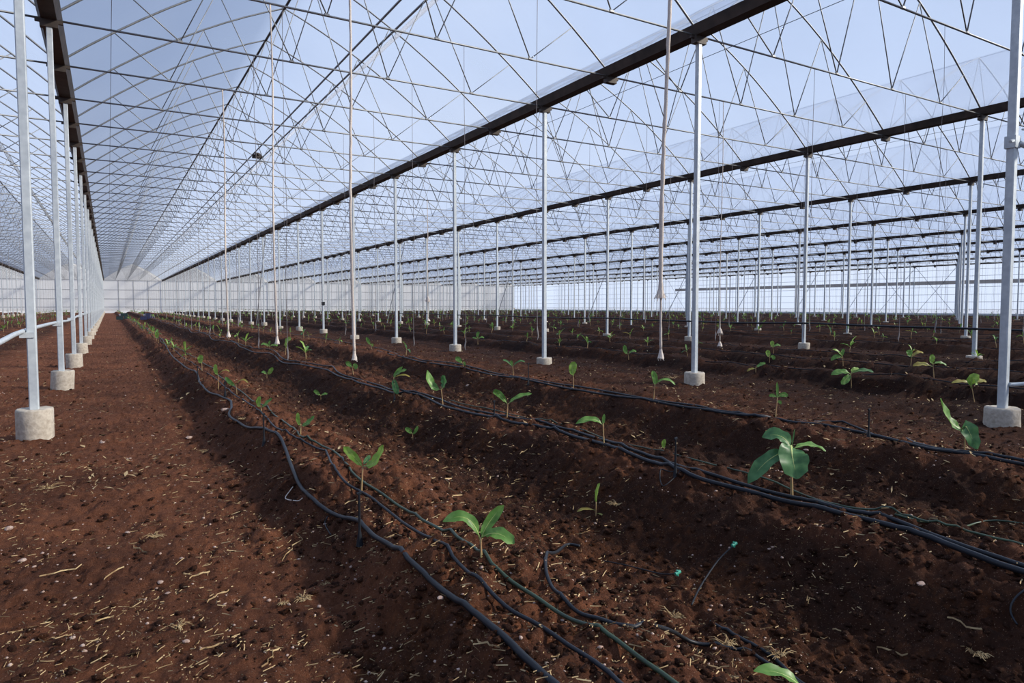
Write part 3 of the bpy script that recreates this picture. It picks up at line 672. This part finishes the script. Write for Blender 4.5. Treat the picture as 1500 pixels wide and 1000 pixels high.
photo_plant((605, 646), (604, 634), [(604, 636, 600, 630, 594, 627, 9, 'c', G, 0), (604, 637, 610, 632, 612, 624, 6, 'c', G, 0)], 'tiny banana shoot in the furrow between first and second bed', r=.005)
photo_plant((957, 590), (959, 562), [(959, 566, 961, 555, 955, 543, 11, 'c', G, 0), (959, 563, 975, 548, 989, 564, 7, 'u', G, 0)], 'young plant with one upright and one bent leaf, third bed centre')
photo_plant((1135, 620), (1138, 582), [(1138, 585, 1138, 575, 1137, 559, 5, 'c', G, 0), (1138, 582, 1146, 574, 1153, 580, 9, 'c', G, 0), (1138, 582, 1130, 576, 1126, 580, 6, 'c', G, 0), (1138, 590, 1142, 585, 1143, 592, 6, 'c', G, 0)], 'tall thin plant with small cross of leaves on third bed')
photo_plant((840, 574), (840, 551), [(840, 552, 836, 540, 842, 530, 15, 'c', Y_, 0)], 'plant with a single upright oval leaf on third bed')
photo_plant((873, 756), (873, 735), [(873, 740, 872, 722, 878, 707, 7, 'l', Y_, 0), (873, 748, 855, 742, 845, 750, 6, 'u', O_, 0), (874, 752, 885, 752, 892, 766, 6, 'u', O_, -.03)], 'slim upright shoot with withered leaf scraps in the dark furrow', r=.006)
photo_plant((973, 664), (973, 655), [(973, 658, 970, 650, 974, 643, 8, 'c', Y_, 0)], 'tiny single shoot just left of the tallest stake', r=.004)
photo_plant((1247, 571), (1246, 545), [(1246, 548, 1235, 540, 1217, 549, 14, 'u', G, 0), (1246, 548, 1240, 553, 1230, 562, 13, 'c', G, -.05), (1246, 547, 1262, 538, 1279, 545, 9, 'u', D_, 0), (1246, 547, 1250, 538, 1260, 541, 9, 'u', Y_, .05)], 'bushy dark-leaved plant beyond the first post row, right of nearest post')
photo_plant((1428, 592), (1422, 565), [(1422, 568, 1418, 550, 1428, 556, 24, 'c', Y_, -.06), (1422, 563, 1410, 555, 1393, 561, 9, 'u', O_, 0), (1422, 563, 1432, 555, 1444, 559, 10, 'u', O_, 0)], 'plant with a broad bright front leaf near the right edge')
photo_plant((1368, 554), (1366, 532), [(1366, 534, 1362, 526, 1366, 519, 11, 'c', Y_, 0), (1366, 537, 1350, 530, 1337, 536, 11, 'u', O_, 0), (1366, 533, 1375, 528, 1386, 535, 7, 'u', G, 0)], 'plant with one yellowing leaf, just left of second-row post at right')
photo_plant((1334, 536), (1335, 522), [(1335, 524, 1330, 515, 1330, 512, 12, 'c', G, 0), (1335, 524, 1342, 512, 1352, 517, 7, 'u', O_, 0)], 'small plant with reddish-green leaves behind the yellowing one')
photo_plant((1235, 537), (1234, 522), [(1234, 524, 1228, 512, 1219, 512, 6, 'u', Y_, 0), (1234, 524, 1224, 518, 1217, 528, 8, 'c', G, 0), (1234, 523, 1232, 515, 1236, 511, 6, 'c', G, 0)], 'small arching-leaved plant behind the bushy dark one')
photo_plant((440, 641), (441, 621), [(441, 624, 436, 618, 437, 604, 8, 'c', Y_, 0), (441, 624, 452, 622, 461, 609, 11, 'l', G, 0)], 'young plant with a V of two leaves on the first bed')
photo_plant((384, 609), (382, 594), [(382, 597, 376, 590, 382, 580, 9, 'c', Y_, 0), (383, 597, 390, 592, 399, 583, 9, 'l', G, 0)], 'small upright-leaved plant right behind the leaning stake, first bed')
photo_plant((347, 579), (346, 562), [(346, 565, 338, 562, 331, 552, 8, 'c', G, 0), (346, 563, 356, 550, 364, 561, 4, 'u', O_, 0)], 'small plant with one dried leaf on first bed')
photo_plant((320, 570), (320, 549), [(320, 550, 315, 543, 317, 533, 8, 'c', Y_, 0), (320, 548, 330, 538, 337, 544, 3, 'u', O_, 0)], 'thin pale-stemmed plant on first bed behind the dried leaf')
photo_plant((296, 547), (296, 531), [(296, 533, 292, 526, 297, 520, 11, 'c', Y_, 0)], 'small plant with one round bright leaf where hoses bunch together')
photo_plant((391, 557), (391, 547), [(391, 549, 388, 544, 383, 545, 6, 'u', G, 0), (392, 549, 396, 545, 400, 538, 8, 'c', Y_, 0)], 'small pale seedling in the furrow right of the first bed')
photo_plant((470, 588), (470, 578), [(470, 580, 465, 574, 460, 572, 7, 'c', G, 0), (470, 580, 475, 576, 480, 577, 6, 'u', G, 0)], 'small seedling in the furrow left of the second bed hoses')
photo_plant((418, 519), (419, 509), [(419, 510, 419, 498, 427, 495, 12, 'l', Y_, 0)], 'plant with one big upright leaf beneath the hanging twine bundles')
photo_plant((395, 514), (395, 506), [(395, 508, 388, 502, 382, 505, 6, 'u', G, 0), (395, 508, 402, 503, 407, 507, 6, 'u', G, 0), (395, 508, 394, 503, 396, 499, 4, 'c', G, 0)], 'low spreading seedling just left of the upright-leaved plant', r=.005)
photo_plant((518, 551), (516, 536), [(517, 539, 510, 530, 507, 533, 9, 'c', G, 0), (517, 538, 522, 531, 521, 541, 9, 'c', G, 0)], 'small two-leaved plant right under the flared cream tassel')
photo_plant((545, 513), (543, 504), [(543, 506, 540, 500, 537, 494, 6, 'c', G, 0), (543, 506, 546, 502, 546, 508, 4, 'c', Y_, 0)], 'small narrow-leaved plant right of the flared cream tassel')
photo_plant((679, 542), (678, 530), [(678, 533, 672, 524, 667, 525, 9, 'c', G, 0), (678, 532, 681, 528, 681, 536, 4, 'c', G, 0)], 'bright small plant on third bed under the third post')
photo_plant((752, 552), (751, 535), [(751, 538, 745, 528, 736, 527, 5, 'u', D_, 0), (751, 537, 760, 525, 769, 530, 5, 'u', D_, 0), (751, 538, 750, 530, 748, 528, 5, 'c', G, 0)], 'greyish thin-leaved plant on third bed left of second post')
photo_plant((921, 528), (920, 518), [(920, 520, 914, 515, 915, 506, 8, 'c', G, 0), (920, 520, 927, 512, 932, 516, 6, 'u', G, 0)], 'small dark-leaved plant left of the frayed twine bundle')
photo_plant((1107, 548), (1107, 538), [(1107, 540, 1114, 534, 1121, 533, 8, 'u', G, 0), (1107, 541, 1100, 540, 1094, 545, 5, 'u', O_, 0)], 'small plant with a leaf to the right beyond nearest post')
photo_plant((1127, 532), (1127, 520), [(1127, 524, 1124, 518, 1124, 513, 9, 'c', Y_, 0), (1127, 524, 1134, 520, 1133, 528, 7, 'c', G, 0)], 'lower of two overlapping bright plants left of second-row post')
photo_plant((1133, 518), (1132, 508), [(1132, 510, 1130, 505, 1131, 500, 8, 'c', Y_, 0), (1132, 510, 1138, 504, 1143, 508, 6, 'u', G, 0)], 'upper of two overlapping bright plants left of second-row post')
photo_plant((700, 505), (700, 494), [(700, 496, 698, 490, 702, 486, 6, 'c', G, 0), (700, 497, 705, 492, 709, 495, 5, 'u', G, 0), (700, 497, 695, 494, 692, 495, 4, 'u', G, 0)], 'small starry-leaved plant between third and second posts')
photo_plant((232, 503), (232, 495), [(232, 496, 229, 491, 232, 486, 8, 'c', Y_, 0)], 'farthest bright single leaf at the start of the hoses')
photo_plant((1180, 1040), (1178, 1012), [(1178, 1012, 1150, 975, 1103, 982, 30, 'b', G, 0)], 'broad leaf tip poking in at the bottom of the view', r=.009)

# generic plants of the farther beds
def proto(i):
    R = random.Random(100 + i); h = R.uniform(.10, .2); st = [(0, 0, -.03), (R.uniform(-.01, .01), R.uniform(-.01, .01), h * .5), (R.uniform(-.02, .02), R.uniform(-.02, .02), h)]
    L = []; n = R.choice((2, 3, 3, 4)); a0 = R.uniform(0, 6.28)
    for k in range(n):
        a_ = a0 + k * 2.4 + R.uniform(-.4, .4); l = R.uniform(.14, .26); el = R.uniform(.1, 1.2) if k else 1.3
        dr = np.array([math.cos(a_), math.sin(a_), 0.]); p0 = np.array(st[2]); p1 = p0 + dr * l * .5 * math.cos(el) + UPV * l * .6 * math.sin(el) + UPV * .03; p2 = p0 + dr * l * math.cos(el * .8) + UPV * (l * math.sin(el) - R.uniform(0, .1) * (k > 0))
        L.append((p0, p1, p2, R.uniform(.05, .085), UPV if el < 1.1 else -dr, R.choice((G, G, Y_, D_, O_) if k else (Y_, G)), .3, .5))
    return st, L
protos = []; flats = []
for i in range(8):
    st, L = proto(i); parts = []; m = MB(); m.tube(st, [.009, .007, .005], 6); sm = m.mesh('stem', STEM, True); allv = MB(); allv.add(m.v, m.f); mats = [0] * len(m.f); mlist = [STEM]
    for k, (p0, p1, p2, w, nr, mt, fo, wv) in enumerate(L):
        a_, b_ = leaf_mesh(p0, p1, p2, w, nr, mt, fo, wv, k); parts.append((a_.mesh('leaf', mt, True), b_.mesh('midrib', RIB, True)))
        if mt not in mlist: mlist.append(mt)
        allv.add(a_.v, a_.f); mats += [mlist.index(mt)] * len(a_.f)
    fm = allv.mesh('banana_plant', STEM, True); fm.materials.clear()
    for q in mlist: fm.materials.append(q)
    fm.polygons.foreach_set('material_index', mats); protos.append((sm, parts)); flats.append((fm, allv, mats, mlist))
gp = []
for sp in range(-1, RMAX):
    for bi, b in enumerate(BEDS):
        y = 1.3 + random.uniform(0, 1)
        while y < YEND - 3:
            y += 1.62; x = rowx(sp) + b + random.uniform(-.12, .12); yy = y + random.uniform(-.3, .3)
            px, py, d = proj((x, yy, .3))
            if random.random() < .1 or d < 1 or not -20 < px < 1520: continue
            if any(abs(a_ - x) < .9 and abs(b_ - yy) < 1.2 for a_, b_ in placed): continue
            if sp == 0 and d < 14: continue
            gp.append((d, sp, bi, x, yy))
gp.sort(); restv = {}; gc = {}
for i, (d, sp, bi, x, y) in enumerate(gp):
    sc = random.uniform(.75, 1.35); rz = random.uniform(0, 6.28); z = H(x, y) - .0; pi = random.randrange(8)
    if i < 255:
        where = 'left of the path post row' if sp < 0 else ('right of path, far down' if sp == 0 else 'beyond the %s post row' % ORD[sp - 1])
        if i < 110:
            e = bpy.data.objects.new('banana_plant', None); COL.objects.link(e); e.empty_display_size = .1
            sm, parts = protos[pi]; link('stem', sm, e)
            for a_, b_ in parts: lo = link('leaf', a_, e); link('midrib', b_, lo)
        else: e = link('banana_plant', flats[pi][0])
        e.location = (x, y, z); e.rotation_euler.z = rz; e.scale = (sc,) * 3
        gc[sp, bi] = gc.get((sp, bi), 0) + 1; q = gc[sp, bi]
        if q <= 8 and sp > 1: tag(e, '%s nearest small banana plant in the %s bed %s' % (ORD[q - 1], bn[bi], where), 'plant', 'banana plants in the %s bed %s' % (bn[bi], where))
        else: tag(e, 'small young banana plant in the %s bed %s%s' % (bn[bi], where, ', past the eighth' if sp > 1 else ''), 'plant', 'more banana plants in the %s bed %s' % (bn[bi], where))
    else:
        _, av, mats, ml = flats[pi]
        c, s = math.cos(rz) * sc, math.sin(rz) * sc; V = np.array(av.v); V = np.stack([V[:, 0] * c - V[:, 1] * s + x, V[:, 0] * s + V[:, 1] * c + y, V[:, 2] * sc + z], 1)
        fa = [(f, ml[q]) for f, q in zip(av.f, mats) if len(f) == 4]
        for mt in ml:
            ff = np.array([f for f, q in fa if q is mt])
            if not len(ff): continue
            st = restv.setdefault(mt.name, [mt, [], [], 0]); st[1].append(V); st[2].append(ff + st[3]); st[3] += len(V)
V = []; Fc = []; mi = []; ml = []; nb = 0
for nme, (mt, vs, fs, _) in restv.items():
    vs = np.concatenate(vs); fs = np.concatenate(fs); V.append(vs); Fc.append(fs + nb); mi += [len(ml)] * len(fs); ml.append(mt); nb += len(vs)
me = npmesh('far_banana_plants', np.concatenate(V), np.concatenate(Fc), None)
for q in ml: me.materials.append(q)
me.polygons.foreach_set('material_index', mi)
tag(link('banana_plant', me), 'far young banana plants dotting the distant beds', 'plant', kind='stuff')
print('plants', len(gp), 'posts', len(cand), 'twine', len(tw))

# ---------------------------------------------------------------- crates far down the first bed
def crates(px, label, mcol, k):
    x, y, z = on_ground(px, 468)
    m = MB(); R = random.Random(k)
    for i in range(3):
        ox = (-.3, .3, .05)[i]; oz = (0, 0, .30)[i]
        m.box((ox - .27, -.2, oz), (ox + .27, .2, oz + .03))
        for s in (-1, 1): m.box((ox - .27, s * .2 - .015, oz), (ox + .27, s * .2 + .015, oz + .29)); m.box((ox + s * .26 - .015, -.2, oz), (ox + s * .26 + .015, .2, oz + .29))
    o = tag(link('crate_pile', m.mesh('crate_pile', mcol), loc=(x, y, z)), label, 'crates')
    w = MB(); w.tube([(-.18, -.05, .30), (-.3, -.12, .42), (-.1, -.1, .46), (.02, 0, .34)], [.06, .10, .08, .03], 7); link('white_sack', w.mesh('white_sack', WHITEP, True), o)
crates(181, 'left dark crate pile with white sack on the far first bed', simple('dark_teal_plastic', (.01, .03, .035), .5), 1)
crates(216, 'right dark blue crate pile with white sack on the far first bed', BLUE, 2)

# ---------------------------------------------------------------- stones, straw and husks one can point at
def lump_mesh(r, seed, flat=.6, el=1.3):
    R = random.Random(seed); m = MB(); n, k = 8, 5; v = [(0, 0, -r * flat)]
    for j in range(1, k):
        th = math.pi * j / k
        for i in range(n):
            a_ = 2 * math.pi * i / n; q = r * R.uniform(.82, 1.12); v.append((math.sin(th) * math.cos(a_) * q * el, math.sin(th) * math.sin(a_) * q, -math.cos(th) * q * flat))
    v.append((0, 0, r * flat)); f = [(0, 1 + (i + 1) % n, 1 + i) for i in range(n)]
    for j in range(k - 2): f += [(1 + j * n + i, 1 + j * n + (i + 1) % n, 1 + (j + 1) * n + (i + 1) % n, 1 + (j + 1) * n + i) for i in range(n)]
    b = 1 + (k - 2) * n; f += [(b + i, b + (i + 1) % n, len(v) - 1) for i in range(n)]
    m.add(v, f); return m
for i, (px, py, w, lb) in enumerate(((330, 605, 12, 'pinkish stone beside the kinked thick hose'), (13, 778, 14, 'pale flat stone at the left edge of the path'), (273, 942, 11, 'white stone by the pale husk clump on the path'),
        (645, 894, 11, 'grey angular stone just left of the thickest hose'), (942, 907, 10, 'orange-tan stone right of the green hose'), (1349, 853, 14, 'orange stone on dark soil at the right'),
        (235, 857, 10, 'brown oval stone in the middle of the path'), (246, 877, 8, 'round cream pebble below the brown oval stone'), (277, 643, 10, 'tan flat stone at the path edge far up'),
        (187, 784, 8, 'white pebble upper middle of path'), (33, 825, 11, 'beige stone low at the left edge'), (1181, 662, 8, 'white stone behind the large-leaved plant right'), (1127, 806, 7, 'small white pebble above the dripper tube'), (686, 566, 9, 'white stone behind the second bed'), (150, 650, 9, 'small pale stone beside the nearest left footing'))):
    x, y, z = on_ground(px, py); d = proj((x, y, z))[2]; r = w * d / F / 2.4
    o = link('stone', lump_mesh(r, i, .55).mesh('stone', STONE), loc=(x, y, HF(x, y) + r * .15)); o.rotation_euler.z = i * 1.3; tag(o, lb, 'stone')
def straw_piece(x1, y1, x2, y2, w, lb, i):
    a_ = on_ground(x1, y1); b_ = on_ground(x2, y2); n = 6; m = MB(); v = []
    A_ = np.array(a_[:2]); B_ = np.array(b_[:2]); pr = np.array([-(B_ - A_)[1], (B_ - A_)[0]]); L = np.linalg.norm(pr); pr = pr / L
    zz = max(HF(*A_), HF(*B_), HF(*((A_ + B_) / 2)))
    RR = random.Random(i * 7 + 1); kx = [RR.uniform(-.05, .05) for _ in range(n + 1)]; w = w * .62
    for k in range(n + 1):
        t = k / n; c = A_ + (B_ - A_) * t + pr * L * (kx[k] + .05 * math.sin(t * 3 + i)); ww = w * (.35 + .9 * RR.random() * math.sin(math.pi * (.1 + .8 * t)))
        for s in (-1, 0, 1): v.append((c[0] + pr[0] * ww * s, c[1] + pr[1] * ww * s, zz * .5 + .5 * HF(*c) + .005 + (.003 if s == 0 else 0) + s * ww * .5))
    m.add(v, [(k * 3 + s, k * 3 + s + 1, k * 3 + s + 4, k * 3 + s + 3) for k in range(n) for s in (0, 1)])
    m.add([(p[0], p[1], p[2] - .003) for p in v], [(k * 3 + s + 3, k * 3 + s + 4, k * 3 + s + 1, k * 3 + s) for k in range(n) for s in (0, 1)])
    tag(link('straw_stalk', m.mesh('straw_stalk', STRAW)), lb, 'straw')
for i, q in enumerate(((277, 853, 308, 843, .005, 'thick pale husk strip lying across the path centre'), (304, 884, 336, 866, .003, 'slanting yellow straw stalk on the path right half'), (388, 980, 406, 957, .004, 'yellow stalk at bottom left below the slope'),
        (697, 960, 732, 966, .003, 'tan straw stalk left of the thickest hose near the bottom'), (1389, 904, 1448, 938, .0045, 'long tan stalk lying on the dark right foreground soil'), (150, 855, 182, 838, .004, 'forked yellow straw on the path centre'),
        (292, 951, 328, 943, .004, 'curved tan stalk below the white stone'), (140, 911, 166, 902, .003, 'short yellow stalk on the lower path'), (58, 852, 120, 836, .002, 'long thin pale stem across the path left'), (416, 830, 438, 778, .0015, 'thin white string lying on dark slope left of hoses'),
        (655, 735, 661, 722, .004, 'short bright straw piece on second slope'), (197, 803, 216, 813, .005, 'greenish dry leaf strip on the path'), (1014, 870, 1016, 868, .003, 'bit of straw by the dripper tube'), (505, 745, 540, 735, .002, 'thin straw by the stake foot'),
        (762, 669, 772, 656, .005, 'bright stub of straw on the slope below second bed'), (1284, 948, 1330, 955, .004, 'pale straw stalk at lower right'), (1240, 935, 1220, 928, .003, 'short white straw right of bottom straw cluster'))): straw_piece(*q, i)
def tuft(px, py, w, lb, seed, mt=STRAW, n=22):
    x, y, z = on_ground(px, py); d = proj((x, y, z))[2]; L = w * d / F * .5; R = random.Random(seed); m = MB(); z0 = HF(x, y)
    for _ in range(n):
        a_ = R.uniform(0, 6.28); el = R.uniform(.05, .8); l = L * R.uniform(.4, 1.1); ox, oy = R.uniform(-.25, .25) * L, R.uniform(-.25, .25) * L
        m.tube([(ox, oy, -.003), (ox + math.cos(a_) * l * .6, oy + math.sin(a_) * l * .6, l * .4 * math.sin(el) + .006), (ox + math.cos(a_) * l, oy + math.sin(a_) * l, l * .35 * math.sin(el))], [.0022, .0018, .001], 4)
    tag(link('straw_tuft', m.mesh('straw_tuft', mt), loc=(x, y, z0 + .004)), lb, 'straw')
for i, q in enumerate(((985, 905, 50, 'starburst of orange straw right of the green hose'), (262, 920, 34, 'pale dry root clump low on the path'), (443, 890, 40, 'shaggy dry straw tuft on the dark slope'), (476, 855, 18, 'bright pale husk knot on the slope'),
        (1140, 975, 46, 'dry straw cluster beside the bottom leaf tip'), (1065, 960, 44, 'dry straw and husks under the short hose end'), (1428, 962, 40, 'straw scraps in the lower right corner'), (903, 745, 30, 'dry scraps by the slim shoot'), (228, 792, 36, 'flattened yellow straw on path centre'), (72, 714, 40, 'yellow-green weed scrap at the left side of the path'),
        (415, 895, 20, 'small dry scrap on the slope edge'), (985, 560, 26, 'dead curled plant left of the nearest post'), (303, 660, 30, 'yellow grass scrap above the path edge'), (355, 620, 18, 'grass wisps beside pink stone'))): tuft(*q, i)

# ---------------------------------------------------------------- fine litter nobody could count
def scatter(n, y0, y1, power):
    u = rng.random(n); Y = y0 * (y1 / y0) ** (u ** power)
    lat = (rng.random(n) * 1.6 - .8); D = Y
    X = RH[0] * lat * D + FH[0] * D; Yw = RH[1] * lat * D + FH[1] * D
    ok = (X > rowx(RMIN) + .5) & (X < rowx(RMAX) - .5) & (Yw > 0); return X[ok], Yw[ok], D[ok]
def litter_straw(n):
    X, Y, D = scatter(n, 2.0, 45, 1.0)
    dens = vnoise(X, Y, .7, 90) + .35 * vnoise(X, Y, .2, 91); keep = dens > -.25 + .5 * rng.random(len(X)); X, Y, D = X[keep], Y[keep], D[keep]
    k = len(X); L = (.006 + .05 * rng.random(k) ** 4) * (1 + .02 * D); w = (.0004 + .0013 * rng.random(k) ** 3) * (1 + .10 * D)
    a_ = rng.random(k) * 6.283; dx, dy = np.cos(a_), np.sin(a_); Z = full_h(X, Y) + .006 + .006 * rng.random(k); tz = (rng.random(k) - .35) * .5; bend = (rng.random(k) - .5) * .5
    vs = []
    for t in (-.5, 0, .5):
        for s in (-1, 1):
            off = bend * L * (.25 - t * t)
            vs.append(np.stack([X + dx * L * t - dy * (w * s + off), Y + dy * L * t + dx * (w * s + off), Z + tz * L * t + .0015 * s], 1))
    V = np.stack(vs, 1).reshape(-1, 3); b = np.arange(k)[:, None] * 6
    Fq = np.concatenate([b + np.array([[0, 1, 3, 2]]), b + np.array([[2, 3, 5, 4]])]); return V, Fq
V, Fq = litter_straw(42000)
def leaf_scraps(n):
    D = 5 * 12 ** rng.random(n); lat = rng.random(n) * 1.7 - .85; X = RH[0] * lat * D + FH[0] * D; Y = RH[1] * lat * D + FH[1] * D
    ok = (X > rowx(RMIN) + .5) & (X < rowx(RMAX) - .5) & (Y > 0) & (vnoise(X, Y, 1.1, 95) > -.1); X, Y, D = X[ok], Y[ok], D[ok]; k = len(X)
    L = (.015 + .06 * rng.random(k) ** 2) * (1 + .015 * D); w = L * (.06 + .22 * rng.random(k) ** 2); a_ = rng.random(k) * 6.283; dx, dy = np.cos(a_), np.sin(a_); Z = full_h(X, Y) + .01 + .012 * rng.random(k); tl = (rng.random(k) - .3) * .9
    vs = [np.stack([X + dx * L * t - dy * w * s, Y + dy * L * t + dx * w * s, Z + tl * L * t + .3 * w * s * s * u], 1) for t, s, u in ((-.5, 0, 0), (-.1, -1, 1), (.5, 0, 1), (0, 1, 1))]
    return np.stack(vs, 1).reshape(-1, 3), np.arange(k)[:, None] * 4 + np.array([[0, 1, 2, 3]])
V2, F2 = leaf_scraps(9000)
tag(link('leaf_litter', npmesh('leaf_litter', V2, F2, STRAW)), 'countless dry leaf scraps strewn over the farther beds', 'dry leaves', kind='stuff')
tag(link('straw_litter', npmesh('straw_litter', V, Fq, STRAW)), 'countless fine straw bits strewn over the soil', 'straw', kind='stuff')
def litter_lumps(n, y0, y1, rmin, rmax, pw, mt, name, lb, cat, sink, thr):
    X, Y, D = scatter(n, y0, y1, 1.0); keep = vnoise(X, Y, .8, 93) > thr; R_, _ = rough(X, Y); keep &= (rng.random(len(X)) < R_ ** 2.5) if mt is SOIL else keep; X, Y, D = X[keep], Y[keep], D[keep]
    k = len(X); r = (rmin + (rmax - rmin) * rng.random(k) ** pw) * (1 + .03 * D)
    ico = []; p = (1 + 5 ** .5) / 2
    iv = np.array([(-1, p, 0), (1, p, 0), (-1, -p, 0), (1, -p, 0), (0, -1, p), (0, 1, p), (0, -1, -p), (0, 1, -p), (p, 0, -1), (p, 0, 1), (-p, 0, -1), (-p, 0, 1)]) / 1.902
    fi = np.array([(0, 11, 5), (0, 5, 1), (0, 1, 7), (0, 7, 10), (0, 10, 11), (1, 5, 9), (5, 11, 4), (11, 10, 2), (10, 7, 6), (7, 1, 8), (3, 9, 4), (3, 4, 2), (3, 2, 6), (3, 6, 8), (3, 8, 9), (4, 9, 5), (2, 4, 11), (6, 2, 10), (8, 6, 7), (9, 8, 1)])
    a_ = rng.random(k) * 6.283; c, s = np.cos(a_)[:, None], np.sin(a_)[:, None]; jit = 1 + .8 * (rng.random((k, 12)) - .5)
    ex = iv[None, :, 0] * jit * (1 + .5 * rng.random((k, 1))); ey = iv[None, :, 1] * jit; ez = iv[None, :, 2] * jit * (.55 + .3 * rng.random((k, 1)))
    Z = full_h(X, Y) + r * sink
    V = np.stack([X[:, None] + (ex * c - ey * s) * r[:, None], Y[:, None] + (ex * s + ey * c) * r[:, None], Z[:, None] + ez * r[:, None]], 2).reshape(-1, 3)
    Fq = (np.arange(k)[:, None, None] * 12 + fi[None]).reshape(-1, 3)
    o = tag(link(name, npmesh(name, V, Fq, mt, False)), lb, cat, kind='stuff')
litter_lumps(26000, 2.0, 26, .004, .020, 3.5, SOIL, 'soil_clods', 'loose crumbly soil clods lying over the beds', 'soil', .25, -.5)
litter_lumps(5000, 2.0, 40, .002, .009, 3.0, STONE, 'pebbles', 'tiny pale pebbles strewn over the soil', 'stones', .3, -.15)
